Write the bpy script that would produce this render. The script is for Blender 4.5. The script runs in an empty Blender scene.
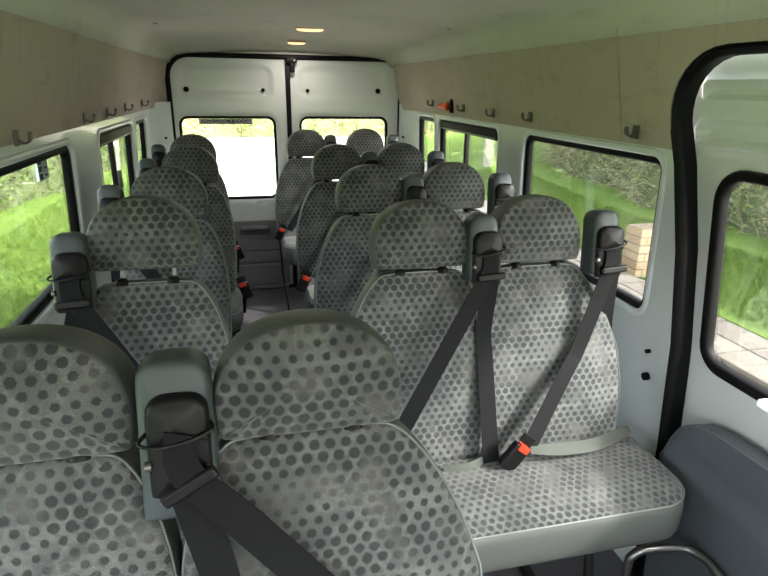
import bpy, bmesh, math, random
import numpy as np
from mathutils import Vector, Matrix, noise
from mathutils.geometry import delaunay_2d_cdt
random.seed(4); rng = np.random.default_rng(4)
PI = math.pi
C = bpy.context.scene.collection
SC = bpy.context.scene

# ---------------------------------------------------------------- camera, sky, sun, exposure
cam_d = bpy.data.cameras.new('camera'); cam = bpy.data.objects.new('camera', cam_d); C.objects.link(cam)
cam_d.sensor_width = 36; cam_d.sensor_fit = 'HORIZONTAL'; cam_d.lens = 577/768*36
cam_d.clip_start = 0.02; cam_d.clip_end = 300
yaw, pit, rol = math.radians(13.5), math.radians(19.2), math.radians(-0.89)
fwd = Vector((math.sin(yaw)*math.cos(pit), math.cos(yaw)*math.cos(pit), -math.sin(pit)))
right = Vector((math.cos(yaw), -math.sin(yaw), 0)); up = right.cross(fwd)
r2 = right*math.cos(rol) - up*math.sin(rol)
u2 = up*math.cos(rol) + right*math.sin(rol)
m = Matrix((r2, u2, -fwd)).transposed().to_4x4(); m.translation = Vector((0, 0, 1.42))
cam.matrix_world = m
SC.camera = cam
SC.view_settings.view_transform = 'Standard'; SC.view_settings.look = 'None'
SC.view_settings.gamma = 1; SC.view_settings.use_curve_mapping = False
SC.view_settings.exposure = 1.9
SC.cycles.diffuse_bounces = 10; SC.cycles.max_bounces = 16; SC.cycles.transparent_max_bounces = 24

world = bpy.data.worlds.new('sky'); SC.world = world; world.use_nodes = True
wn = world.node_tree; wn.nodes.clear()
sky = wn.nodes.new('ShaderNodeTexSky'); sky.sky_type = 'NISHITA'; sky.sun_disc = False
sky.sun_elevation = math.radians(42); sky.sun_rotation = math.radians(140); sky.dust_density = 4; sky.air_density = 1.0
hs = wn.nodes.new('ShaderNodeHueSaturation'); hs.inputs['Saturation'].default_value = 0.35
bg = wn.nodes.new('ShaderNodeBackground'); bg.inputs['Strength'].default_value = 0.55
wo = wn.nodes.new('ShaderNodeOutputWorld')
wn.links.new(sky.outputs[0], hs.inputs['Color']); wn.links.new(hs.outputs[0], bg.inputs[0]); wn.links.new(bg.outputs[0], wo.inputs[0])

sun_d = bpy.data.lights.new('sun', 'SUN'); sun_d.energy = 5.0; sun_d.angle = math.radians(5); sun_d.color = (1, .95, .86)
sun = bpy.data.objects.new('sun', sun_d); C.objects.link(sun)
SUN_FROM = Vector((0.62, -0.40, 0.50))            # where the sun stands, seen from the van
sun.rotation_euler = SUN_FROM.to_track_quat('Z', 'Y').to_euler(); sun.location = (6, -6, 9)

# ---------------------------------------------------------------- materials
def lin(c):
    return tuple(((x/255)/12.92 if x/255 <= .04045 else ((x/255+.055)/1.055)**2.4) for x in c) + (1,)
class NT:
    def __init__(s, name):
        s.m = bpy.data.materials.new(name); s.m.use_nodes = True; s.t = s.m.node_tree; s.t.nodes.clear()
        s.out = s.n('ShaderNodeOutputMaterial')
    def n(s, ty, **kw):
        x = s.t.nodes.new(ty)
        for k, v in kw.items():
            if k.startswith('i_'):
                x.inputs[k[2:].replace('_', ' ')].default_value = v
            else: setattr(x, k, v)
        return x
    def l(s, a, b): s.t.links.new(a, b)
    def math(s, op, a, b=None, c=None):
        x = s.t.nodes.new('ShaderNodeMath'); x.operation = op
        for i, v in enumerate((a, b, c)):
            if v is None: continue
            if isinstance(v, (int, float)): x.inputs[i].default_value = v
            else: s.l(v, x.inputs[i])
        return x.outputs[0]
    def mix(s, f, a, b):
        x = s.t.nodes.new('ShaderNodeMix'); x.data_type = 'RGBA'
        for sock, v in ((x.inputs[0], f), (x.inputs[6], a), (x.inputs[7], b)):
            if isinstance(v, (int, float)): sock.default_value = v
            elif isinstance(v, tuple): sock.default_value = v
            else: s.l(v, sock)
        return x.outputs[2]
    def noise(s, vec, scale, detail=3, rough=.5):
        x = s.n('ShaderNodeTexNoise'); x.inputs['Scale'].default_value = scale; x.inputs['Detail'].default_value = detail
        x.inputs['Roughness'].default_value = rough
        if vec is not None: s.l(vec, x.inputs['Vector'])
        return x.outputs['Fac']
    def ramp(s, f, lo, hi):
        x = s.n('ShaderNodeMapRange'); x.inputs[1].default_value = lo; x.inputs[2].default_value = hi; s.l(f, x.inputs[0]); return x.outputs[0]
    def bsdf(s, col, rough=.5, metal=0, spec=.5, bump=None, bstr=.3, bdist=.002, coat=0, sheen=0):
        b = s.n('ShaderNodeBsdfPrincipled')
        if isinstance(col, tuple): b.inputs['Base Color'].default_value = col
        else: s.l(col, b.inputs['Base Color'])
        if isinstance(rough, (int, float)): b.inputs['Roughness'].default_value = rough
        else: s.l(rough, b.inputs['Roughness'])
        b.inputs['Metallic'].default_value = metal; b.inputs['Specular IOR Level'].default_value = spec
        b.inputs['Coat Weight'].default_value = coat; b.inputs['Sheen Weight'].default_value = sheen
        if bump is not None:
            bp = s.n('ShaderNodeBump'); bp.inputs['Strength'].default_value = bstr; bp.inputs['Distance'].default_value = bdist
            s.l(bump, bp.inputs['Height']); s.l(bp.outputs[0], b.inputs['Normal'])
        s.l(b.outputs[0], s.out.inputs[0]); return b

def obco(t): return t.n('ShaderNodeTexCoord').outputs['Object']
def plain(name, rgb, rough=.5, metal=0, spec=.5, var=.12, vs=9, bstr=.15, bs=120, coat=0):
    t = NT(name); co = obco(t); f = t.noise(co, vs, 4)
    c = lin(rgb); d = tuple(x*(1-var*2) for x in c[:3]) + (1,)
    t.bsdf(t.mix(t.ramp(f, .3, .7), d, c), rough, metal, spec, t.noise(co, bs, 2), bstr, .001, coat)
    return t.m
def make_fabric():
    t = NT('dotted_moquette'); uv = t.n('ShaderNodeUVMap', uv_map='UVMap').outputs[0]
    big = t.noise(uv, 7, 3); mid = t.noise(uv, 16, 2)
    ds = []
    for off in (0.0, 0.5):
        mp = t.n('ShaderNodeVectorMath', operation='MULTIPLY_ADD'); t.l(uv, mp.inputs[0])
        mp.inputs[1].default_value = (1/.0235, 1/.037, 0); mp.inputs[2].default_value = (off, off, 0)
        fr = t.n('ShaderNodeVectorMath', operation='FRACTION'); t.l(mp.outputs[0], fr.inputs[0])
        sb = t.n('ShaderNodeVectorMath', operation='SUBTRACT'); t.l(fr.outputs[0], sb.inputs[0]); sb.inputs[1].default_value = (.5, .5, 0)
        ml = t.n('ShaderNodeVectorMath', operation='MULTIPLY'); t.l(sb.outputs[0], ml.inputs[0]); ml.inputs[1].default_value = (.0235, .037, 0)
        ln = t.n('ShaderNodeVectorMath', operation='LENGTH'); t.l(ml.outputs[0], ln.inputs[0]); ds.append(ln.outputs['Value'])
    d = t.math('MINIMUM', ds[0], ds[1])
    sv = t.n('ShaderNodeSeparateXYZ'); t.l(uv, sv.inputs[0])
    band = t.math('SINE', t.math('MULTIPLY_ADD', sv.outputs['Y'], 44, t.math('MULTIPLY', big, 5)))
    rad = t.math('ADD', t.math('MULTIPLY_ADD', t.ramp(big, .3, .7), .0016, .0062), t.math('MULTIPLY', band, .0012))
    fine = t.noise(uv, 900, 1)
    e = t.math('SUBTRACT', t.math('ADD', d, t.math('MULTIPLY', t.math('SUBTRACT', t.noise(uv, 420, 2), .5), .0060)), rad)
    dot = t.math('SUBTRACT', 1.0, t.ramp(e, -.0006, .0010))
    # diagonal weave
    w = t.n('ShaderNodeTexWave', wave_type='BANDS', bands_direction='DIAGONAL'); w.inputs['Scale'].default_value = 190; w.inputs['Distortion'].default_value = 1.5
    w.inputs['Detail'].default_value = 1; w.inputs['Detail Scale'].default_value = 3; t.l(uv, w.inputs['Vector'])
    base = t.mix(t.ramp(mid, .3, .75), lin((88, 92, 92)), lin((124, 127, 124)))
    base = t.mix(t.math('MULTIPLY', w.outputs['Fac'], .42), base, lin((58, 62, 63)))
    base = t.mix(t.math('MULTIPLY', t.ramp(fine, .3, .7), .3), base, lin((124, 126, 122)))
    dc = t.mix(t.ramp(t.noise(uv, 11, 1), .52, .66), lin((46, 50, 52)), lin((92, 91, 87)))
    dc = t.mix(t.math('MULTIPLY', w.outputs['Fac'], .25), dc, lin((72, 75, 75)))
    spk = t.ramp(t.noise(uv, 330, 3, .7), .35, .65)
    base = t.mix(t.math('MULTIPLY', spk, .38), base, lin((58, 62, 62)))
    crease = t.ramp(t.math('ABSOLUTE', t.math('SUBTRACT', t.noise(uv, 9, 5, .6), .5)), .035, .0)
    base = t.mix(t.math('MULTIPLY', crease, .35), base, lin((140, 142, 138)))
    col = t.mix(t.math('MULTIPLY', dot, .88), base, dc)
    h = t.math('ADD', t.math('MULTIPLY', t.noise(uv, 14, 4), 3.0), t.math('MULTIPLY', w.outputs['Fac'], .25))
    t.bsdf(col, .92, 0, .2, h, .5, .004, sheen=.25)
    return t.m
M = {}
M['fabric'] = make_fabric()
M['vinyl'] = plain('grey_green_vinyl', (84, 89, 86), .5, spec=.5, var=.06, bs=500, bstr=.1)
M['piping'] = plain('pale_stitching', (140, 146, 142), .7)
M['housing'] = plain('blue_grey_plastic', (72, 81, 84), .42, var=.05, bs=600)
M['black'] = plain('black_plastic', (16, 16, 17), .42, 0, .3, var=.05, bs=400)
M['rubber'] = plain('black_rubber', (12, 12, 13), .5, 0, .18, var=.05)
M['belt'] = None
def make_belt(name, a, b):
    t = NT(name); uv = obco(t)
    w = t.n('ShaderNodeTexWave', wave_type='BANDS', bands_direction='DIAGONAL'); w.inputs['Scale'].default_value = 170; t.l(uv, w.inputs['Vector'])
    t.bsdf(t.mix(w.outputs['Fac'], lin(a), lin(b)), .85, 0, .12, w.outputs['Fac'], .3, .0006); return t.m
M['belt'] = make_belt('black_belt_webbing', (24, 24, 26), (36, 37, 38))
M['belt_pale'] = make_belt('grey_belt_webbing', (78, 82, 78), (98, 102, 97))
M['steel'] = plain('dull_steel', (140, 140, 138), .32, .9, var=.05)
M['hook'] = plain('grey_hook_plastic', (98, 94, 90), .4, .2)
M['frame'] = plain('black_painted_steel', (24, 25, 27), .4, .2)
M['red'] = plain('red_button', (214, 66, 40), .35, var=.03)
M['orange'] = plain('orange_plastic', (240, 92, 40), .35, var=.03)
M['paint'] = plain('white_body_paint', (222, 230, 231), .28, spec=.5, var=.03, vs=3, bstr=.02, coat=.3)
M['doorpaint'] = plain('white_door_paint', (224, 228, 226), .26, spec=.5, var=.03, vs=3, bstr=.02, coat=.4)
def make_liner(name, rgb, dirt):
    t = NT(name); co = obco(t)
    st = t.n('ShaderNodeMapping'); st.inputs['Scale'].default_value = (1, .6, 2.2); t.l(co, st.inputs[0])
    s1 = t.ramp(t.noise(st.outputs[0], 7, 5, .65), .56, .75); c = lin(rgb)
    v = t.n('ShaderNodeMapping'); v.inputs['Scale'].default_value = (3, 9, .7); t.l(co, v.inputs[0])
    s2 = t.ramp(t.noise(v.outputs[0], 5, 3, .6), .58, .75)
    col = t.mix(t.ramp(t.noise(co, 1.7, 3), .3, .7), tuple(x*.88 for x in c[:3])+(1,), c)
    col = t.mix(t.math('MULTIPLY', s1, .3), col, lin(dirt)); col = t.mix(t.math('MULTIPLY', s2, .22), col, lin(dirt))
    t.bsdf(col, .75, 0, .3, t.noise(co, 260, 2), .25, .001); return t.m
M['liner'] = make_liner('grey_headliner_board', (180, 167, 156), (94, 82, 72))
M['ceil'] = make_liner('pale_headliner', (206, 203, 193), (150, 143, 130))
M['card'] = plain('dark_grey_trim_plastic', (90, 96, 101), .5, var=.05, bs=700, bstr=.3)
M['cardgrey'] = plain('mid_grey_trim_plastic', (134, 130, 134), .55, var=.05, bs=700, bstr=.3)
def make_floor():
    t = NT('grey_studded_vinyl_floor'); co = obco(t)
    v = t.n('ShaderNodeTexVoronoi'); v.inputs['Scale'].default_value = 34; v.inputs['Randomness'].default_value = 0.15; t.l(co, v.inputs['Vector'])
    f = t.ramp(v.outputs['Distance'], .25, .4)
    t.bsdf(t.mix(f, lin((120, 118, 120)), lin((92, 90, 94))), .5, 0, .4, f, .4, .002); return t.m
M['floor'] = make_floor()
def make_glass():
    t = NT('window_glass'); tr = t.n('ShaderNodeBsdfTransparent'); tr.inputs[0].default_value = (.985, .99, .985, 1)
    gl = t.n('ShaderNodeBsdfGlossy'); gl.inputs['Roughness'].default_value = .02
    fr = t.n('ShaderNodeFresnel'); fr.inputs[0].default_value = 1.45
    mx = t.n('ShaderNodeMixShader'); t.l(t.math('MULTIPLY', fr.outputs[0], .7), mx.inputs[0]); t.l(tr.outputs[0], mx.inputs[1]); t.l(gl.outputs[0], mx.inputs[2])
    t.l(mx.outputs[0], t.out.inputs[0]); return t.m
M['glass'] = make_glass()
def make_lamp():
    t = NT('warm_lamp_lens'); e = t.n('ShaderNodeEmission'); e.inputs[0].default_value = (1, .50, .22, 1); e.inputs[1].default_value = .75
    t.l(e.outputs[0], t.out.inputs[0]); return t.m
M['lamp'] = make_lamp()
def make_grass():
    t = NT('lawn_grass'); co = obco(t)
    a = t.mix(t.ramp(t.noise(co, 1.1, 5, .6), .35, .65), lin((84, 122, 44)), lin((112, 148, 60)))
    a = t.mix(t.ramp(t.noise(co, 38, 3, .7), .35, .65), a, lin((138, 166, 82)))
    a = t.mix(t.math('MULTIPLY', t.ramp(t.noise(co, 4, 3), .6, .75), .4), a, lin((150, 150, 88)))
    t.bsdf(a, .8, 0, .2, t.noise(co, 30, 4, .8), 1, .06); return t.m
M['grass'] = make_grass()
def make_gravel():
    t = NT('pale_gravel'); co = obco(t); v = t.n('ShaderNodeTexVoronoi'); v.inputs['Scale'].default_value = 30; t.l(co, v.inputs['Vector'])
    a = t.mix(v.outputs['Distance'], lin((150, 146, 138)), lin((104, 100, 94)))
    a = t.mix(t.ramp(t.noise(co, 6, 4), .35, .65), a, lin((164, 160, 152)))
    t.bsdf(a, .9, 0, .2, v.outputs['Distance'], .6, .02); return t.m
M['gravel'] = make_gravel()
def make_leaf(name, cs, sc=1.2):
    t = NT(name); co = obco(t); at = t.n('ShaderNodeAttribute', attribute_name='tone').outputs['Fac']
    a = t.mix(at, lin(cs[0]), lin(cs[1])); a = t.mix(t.ramp(t.noise(co, sc, 3), .5, .62), a, lin(cs[2]))
    b = t.bsdf(a, .6, 0, .3); tl = t.n('ShaderNodeBsdfTranslucent'); t.l(a, tl.inputs[0])
    mx = t.n('ShaderNodeMixShader'); mx.inputs[0].default_value = .55; t.l(b.outputs[0], mx.inputs[1]); t.l(tl.outputs[0], mx.inputs[2]); t.l(mx.outputs[0], t.out.inputs[0]); return t.m
M['leaf'] = make_leaf('hedge_leaves', [(66, 98, 48), (146, 168, 98), (112, 136, 76)])
M['bramble'] = make_leaf('bramble_leaves', [(140, 164, 90), (204, 212, 150), (204, 194, 160)], .9)
M['autumn'] = make_leaf('yellowing_leaves', [(150, 162, 90), (214, 208, 130), (214, 176, 130)], .8)
M['twig'] = plain('dry_brown_stems', (206, 192, 168), .8, var=.2)
M['under'] = plain('dark_undergrowth', (112, 124, 82), .9, var=.3, vs=3)
M['bark'] = plain('pale_bark', (206, 200, 190), .8, var=.2, vs=7)
def make_slab():
    t = NT('brick_and_mortar'); co = obco(t); mp = t.n('ShaderNodeMapping'); mp.inputs['Rotation'].default_value = (PI/2, 0, 0); t.l(co, mp.inputs[0])
    b = t.n('ShaderNodeTexBrick'); b.inputs['Scale'].default_value = 1; b.inputs['Brick Width'].default_value = .24; b.inputs['Row Height'].default_value = .1
    b.inputs['Mortar Size'].default_value = .008; b.inputs['Color1'].default_value = lin((170, 152, 122)); b.inputs['Color2'].default_value = lin((156, 136, 108)); b.inputs['Mortar'].default_value = lin((110, 100, 86))
    t.l(mp.outputs[0], b.inputs['Vector']); t.bsdf(b.outputs[0], .85, 0, .2, b.outputs['Fac'], .4, .01); return t.m
M['brick'] = make_slab()
M['slab'] = plain('worn_paving_stone', (128, 122, 112), .85, var=.15, vs=5)
M['strip'] = plain('dark_grey_sticker', (78, 78, 84), .5, var=.02)
M['letters'] = plain('pale_lettering', (205, 205, 205), .5, var=.02)
def make_film(name, rgb):
    t = NT(name); a = t.n('ShaderNodeBsdfDiffuse'); a.inputs[0].default_value = lin(rgb); b = t.n('ShaderNodeBsdfTranslucent'); b.inputs[0].default_value = lin(rgb)
    mx = t.n('ShaderNodeMixShader'); t.l(a.outputs[0], mx.inputs[1]); t.l(b.outputs[0], mx.inputs[2]); t.l(mx.outputs[0], t.out.inputs[0]); return t.m
M['strip'] = make_film('grey_film', (120, 120, 126)); M['letters'] = make_film('pale_film', (240, 240, 240))
M['white'] = plain('white_paper', (214, 226, 232), .6, var=.02)
M['ink'] = plain('dark_ink', (58, 66, 72), .6, var=.05)

# ---------------------------------------------------------------- mesh helpers
def mk(name, V, F, mat, parent=None, smooth=True, uv=None, mi=None, loc=None, sharp=None):
    me = bpy.data.meshes.new(name); me.from_pydata([tuple(v) for v in V], [], [tuple(f) for f in F])
    for mm in (mat if isinstance(mat, (list, tuple)) else [mat]): me.materials.append(mm)
    if mi is not None: me.polygons.foreach_set('material_index', mi)
    me.polygons.foreach_set('use_smooth', [smooth]*len(me.polygons))
    if uv is not None:
        L = me.uv_layers.new(name='UVMap'); vi = [0]*len(me.loops); me.loops.foreach_get('vertex_index', vi)
        arr = []
        for k in vi: arr += [uv[k][0], uv[k][1]]
        L.data.foreach_set('uv', arr)
    me.update()
    bm = bmesh.new(); bm.from_mesh(me); bmesh.ops.recalc_face_normals(bm, faces=bm.faces); bm.to_mesh(me); bm.free()
    if sharp: me.set_sharp_from_angle(angle=math.radians(sharp))
    o = bpy.data.objects.new(name, me); C.objects.link(o)
    if parent: o.parent = parent
    if loc: o.location = loc
    return o
def tag(o, label=None, cat=None, group=None, kind=None):
    if label: o['label'] = label
    if cat: o['category'] = cat
    if group: o['group'] = group
    if kind: o['kind'] = kind
    return o
def empty(name, loc, label=None, cat=None, group=None, kind=None):
    o = bpy.data.objects.new(name, None); C.objects.link(o); o.location = loc; o.empty_display_size = .05
    return tag(o, label, cat, group, kind)
def copy_tree(o, parent=None):
    c = o.copy(); C.objects.link(c); c.parent = parent
    for ch in o.children: copy_tree(ch, c)
    return c
def box(name, c, s, mat, parent=None, bev=.004, seg=2, rot=None, taper=None):
    bm = bmesh.new(); bmesh.ops.create_cube(bm, size=1)
    for v in bm.verts:
        v.co = Vector((v.co.x*s[0], v.co.y*s[1], v.co.z*s[2]))
        if taper and v.co.z > 0: v.co.x *= taper[0]; v.co.y *= taper[1]
    if bev: bmesh.ops.bevel(bm, geom=bm.edges[:], offset=bev, segments=seg, profile=.6, affect='EDGES')
    if rot: bmesh.ops.rotate(bm, verts=bm.verts, cent=(0, 0, 0), matrix=rot)
    bmesh.ops.translate(bm, verts=bm.verts, vec=c)
    me = bpy.data.meshes.new(name); bm.to_mesh(me); bm.free(); me.materials.append(mat)
    me.polygons.foreach_set('use_smooth', [True]*len(me.polygons)); me.set_sharp_from_angle(angle=math.radians(50))
    o = bpy.data.objects.new(name, me); C.objects.link(o); o.parent = parent
    return o
def tube(name, pts, r, mat, parent=None, n=10, closed=False, cap=True):
    pts = [Vector(p) for p in pts]; V = []; F = []; N = len(pts); nrm = None
    for i, p in enumerate(pts):
        a = pts[(i-1) % N] if (closed or i > 0) else p; b = pts[(i+1) % N] if (closed or i < N-1) else p
        t = (b-a).normalized()
        if nrm is None: nrm = t.cross(Vector((0, 0, 1)) if abs(t.z) < .9 else Vector((1, 0, 0))).normalized()
        nrm = (nrm - t*nrm.dot(t)).normalized(); bn = t.cross(nrm)
        rr = r[i] if isinstance(r, list) else r
        for k in range(n): V.append(p + (nrm*math.cos(2*PI*k/n) + bn*math.sin(2*PI*k/n))*rr)
    for i in range(N if closed else N-1):
        for k in range(n): F.append((i*n+k, i*n+(k+1) % n, ((i+1) % N)*n+(k+1) % n, ((i+1) % N)*n+k))
    if cap and not closed: F.append(tuple(range(n))[::-1]); F.append(tuple((N-1)*n+k for k in range(n)))
    return mk(name, V, F, mat, parent, sharp=60)
def smooth_path(pts, n=6):
    P = [Vector(p) for p in pts]; out = []
    for i in range(len(P)-1):
        a, b, c, d = P[max(i-1, 0)], P[i], P[i+1], P[min(i+2, len(P)-1)]
        for k in range(n):
            t = k/n; out.append(.5*((2*b)+(-a+c)*t+(2*a-5*b+4*c-d)*t*t+(-a+3*b-3*c+d)*t**3))
    out.append(P[-1]); return out
def ribbon(name, pts, widths, mat, parent=None, th=.0022):
    """pts: centre line; widths: one vector across the strap per control point"""
    n = 5; P = smooth_path(pts, n); W = smooth_path(widths, n); V = []; F = []
    for i, (p, w) in enumerate(zip(P, W)):
        t = (P[min(i+1, len(P)-1)]-P[max(i-1, 0)]).normalized(); nn = t.cross(w).normalized()*th/2
        V += [p-w/2+nn, p+w/2+nn, p+w/2-nn, p-w/2-nn]
    for i in range(len(P)-1):
        for k in range(4): F.append((4*i+k, 4*i+(k+1) % 4, 4*i+4+(k+1) % 4, 4*i+4+k))
    F.append((0, 1, 2, 3)); e = 4*(len(P)-1); F.append((e, e+1, e+2, e+3))
    return mk(name, V, F, mat, parent, sharp=40)
def rrect(x0, y0, x1, y1, r, n=7):
    rs = r if isinstance(r, (list, tuple)) else [r]*4; out = []
    for (cx, cy, a, rr) in ((x1, y0, -PI/2, rs[0]), (x1, y1, 0, rs[1]), (x0, y1, PI/2, rs[2]), (x0, y0, PI, rs[3])):
        sx = -1 if cx == x1 else 1; sy = -1 if cy == y1 else 1
        for k in range(n+1):
            t = a+PI/2*k/n; out.append((cx+sx*rr+rr*math.cos(t), cy+sy*rr+rr*math.sin(t)))
    return out
def resample(loop, d):
    out = []
    for i, a in enumerate(loop):
        b = loop[(i+1) % len(loop)]; L = math.hypot(b[0]-a[0], b[1]-a[1]); k = max(1, int(L/d))
        if L < 1e-6: continue
        for j in range(k): out.append((a[0]+(b[0]-a[0])*j/k, a[1]+(b[1]-a[1])*j/k))
    return out
def inside(px, py, loop):
    x = np.array([p[0] for p in loop]); y = np.array([p[1] for p in loop]); x2 = np.roll(x, -1); y2 = np.roll(y, -1)
    c = np.zeros(px.shape, int)
    for a, b, cc, d in zip(x, y, x2, y2):
        if b == d: continue
        c += (((b > py) != (d > py)) & (px < (cc-a)*(py-b)/(d-b)+a)).astype(int)
    return c % 2 == 1
def sheet(name, outline, holes, mapfn, outward, th, mat, parent=None, grid=.08, jitter=True):
    """flat outline with holes, meshed, mapped on a surface by mapfn(u, v), given thickness th along `outward`"""
    loops = [resample(outline, grid)] + [resample(h, grid) for h in holes]
    pts = []; edges = []
    for L in loops:
        s = len(pts); pts += L; edges += [(s+i, s+(i+1) % len(L)) for i in range(len(L))]
    us = [p[0] for p in outline]; vs = [p[1] for p in outline]
    gx = np.arange(min(us)+grid/2, max(us), grid); gy = np.arange(min(vs)+grid/2, max(vs), grid)
    GX, GY = np.meshgrid(gx, gy); GX = GX.ravel(); GY = GY.ravel(); keep = inside(GX, GY, outline)
    for h in holes: keep &= ~inside(GX, GY, h)
    B = np.array(pts)
    for x, y in zip(GX[keep], GY[keep]):
        if ((B[:, 0]-x)**2+(B[:, 1]-y)**2).min() > (grid*.35)**2: pts.append((float(x), float(y)))
    r = delaunay_2d_cdt([Vector(p) for p in pts], edges, [], 0, 1e-6)
    V2, F2 = r[0], r[2]
    cx = np.array([sum(V2[i].x for i in f)/3 for f in F2]); cy = np.array([sum(V2[i].y for i in f)/3 for f in F2])
    k = inside(cx, cy, outline)
    for h in holes: k &= ~inside(cx, cy, h)
    F = [tuple(f) for f, kk in zip(F2, k) if kk]
    n = len(V2); V = [Vector(mapfn(v.x, v.y)) for v in V2]; ow = Vector(outward)*th
    V += [v+ow for v in V]
    cnt = {}
    for f in F:
        for a, b in ((f[0], f[1]), (f[1], f[2]), (f[2], f[0])):
            cnt[(a, b)] = 1
    side = [(a, b, b+n, a+n) for (a, b) in cnt if (b, a) not in cnt]
    F3 = F + [tuple(i+n for i in f[::-1]) for f in F] + side
    return mk(name, V, F3, mat, parent, sharp=42)
def sweep_loop(name, loop, mapfn, outward, prof, mat, parent=None, closed=True):
    """profile [(in-plane offset outwards, depth along outward)] swept round a flat loop"""
    L = loop; N = len(L); V = []; F = []; m_ = len(prof); ow = Vector(outward)
    area = sum(L[i][0]*L[(i+1) % N][1]-L[(i+1) % N][0]*L[i][1] for i in range(N))
    sg = 1 if area > 0 else -1
    for i in range(N):
        a = L[(i-1) % N] if closed or i > 0 else L[i]; b = L[(i+1) % N] if closed or i < N-1 else L[i]
        tx, ty = b[0]-a[0], b[1]-a[1]; q = math.hypot(tx, ty) or 1; nx, ny = ty/q*sg, -tx/q*sg
        for (o, d) in prof: V.append(Vector(mapfn(L[i][0]+nx*o, L[i][1]+ny*o))+ow*d)
    for i in range(N if closed else N-1):
        for k in range(m_): F.append((i*m_+k, i*m_+(k+1) % m_, ((i+1) % N)*m_+(k+1) % m_, ((i+1) % N)*m_+k))
    if not closed: F.append(tuple(range(m_))); F.append(tuple((N-1)*m_+k for k in range(m_)))
    return mk(name, V, F, mat, parent, sharp=50)
def rprof(a0, a1, d0, d1, r=.006):
    return [(a0, d0+r), (a0+r, d0), (a1-r, d0), (a1, d0+r), (a1, d1), (a0, d1)]

# pillow: outline (u,v) CCW seen from its front; frame maps (u, v, w) with w pointing to the viewer of the front
def pillow(name, outline, th, edge, bulge, frame, parent, mats, piping=True, back=None, crown=None, uvoff=(0, 0), quilt=None):
    N = len(outline); cu = sum(p[0] for p in outline)/N; cv = sum(p[1] for p in outline)/N
    nr = []
    for i in range(N):
        a = outline[(i-1) % N]; b = outline[(i+1) % N]; tx, ty = b[0]-a[0], b[1]-a[1]; q = math.hypot(tx, ty) or 1
        nr.append((-ty/q, tx/q))
    h = th/2
    def ins(d): return [(p[0]+n[0]*d, p[1]+n[1]*d) for p, n in zip(outline, nr)]
    def sc(s, d):
        I = ins(d); return [(cu+(p[0]-cu)*s, cv+(p[1]-cv)*s) for p in I]
    R = []                                                   # (loop, w, material)
    for s in (.12, .32, .52, .70, .84, .94):
        k = 1-s*s; R.append(([(p) for p in sc(s, edge)], h+bulge*k, 0))
    R.append((ins(edge), h, 0)); R.append((ins(edge*.55), h-edge*.10, 0)); R.append((ins(edge*.22), h-edge*.33, 0))
    R.append((ins(0), h-edge*.75, 1)); R.append((ins(-.002), 0, 1)); R.append((ins(0), -h+edge*.75, 1))
    R.append((ins(edge*.3), -h+edge*.25, 1)); R.append((ins(edge), -h, 1)); R.append((sc(.5, edge), -h, 1))
    V = []; UV = []; F = []; MI = []
    for lp, w, mt in R:
        for (u, v) in lp:
            ww = w
            if quilt and w > 0: ww += quilt(u, v) * (1 if w >= h else .5)
            V.append(frame(u, v, ww)); UV.append((u+uvoff[0], v+uvoff[1]))
    for k in range(len(R)-1):
        for i in range(N):
            F.append((k*N+i, k*N+(i+1) % N, (k+1)*N+(i+1) % N, (k+1)*N+i)); MI.append(1 if R[k+1][2] == 1 else 0)
    V.append(frame(cu, cv, h+bulge+(quilt(cu, cv) if quilt else 0))); UV.append((cu+uvoff[0], cv+uvoff[1])); c0 = len(V)-1
    V.append(frame(cu, cv, -h)); UV.append((cu, cv)); c1 = len(V)-1
    for i in range(N): F.append((c0, (i+1) % N, i)); MI.append(0)
    b_ = (len(R)-1)*N
    for i in range(N): F.append((c1, b_+i, b_+(i+1) % N)); MI.append(1)
    o = mk(name, V, F, mats, parent, uv=UV, mi=MI)
    sb = o.modifiers.new('s', 'SUBSURF'); sb.levels = 1; sb.render_levels = 1
    if piping:
        lp = ins(edge*.16)
        tube('piping', [frame(p[0], p[1], h-edge*.42) for p in lp[::1]], .0022, M['piping'], o, 6, closed=True)
    return o

# ---------------------------------------------------------------- the setting
LX, RX, FZ, RY = -.62, 1.22, -.13, 4.5
FY = -2.0                                                     # front end of the body (behind the camera)
def inner(z):                                                 # lean of the side, 0 at the window line
    t = [( -.2, .03), (.5, -.015), (.9, 0), (1.26, .01), (1.45, .055), (1.60, .082), (1.66, .12), (1.75, .2)]
    for (a, b), (c, d) in zip(t, t[1:]):
        if z <= c: return b+(d-b)*max(0, (z-a))/(c-a)
    return t[-1][1]
def Lmap(y, z): return (LX+inner(z), y, z)
def Rmap(y, z): return (RX-inner(z), y, z)
def Bmap(x, z): return (x, RY, z)

def cw(y, x): q = max(0, (y-4.2)/.29); return (.05 if x < .3 else -.012)*min(1, q*q)   # the boards curl in to the rear doors
mk('floor', [(-.75, FY, FZ), (1.4, FY, FZ), (1.4, RY+.3, FZ), (-.75, RY+.3, FZ), (-.75, FY, FZ-.05), (1.4, FY, FZ-.05), (1.4, RY+.3, FZ-.05), (-.75, RY+.3, FZ-.05)],
   [(0, 1, 2, 3), (7, 6, 5, 4), (0, 4, 5, 1), (1, 5, 6, 2), (2, 6, 7, 3), (3, 7, 4, 0)], M['floor'], smooth=False)['kind'] = 'structure'
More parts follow.
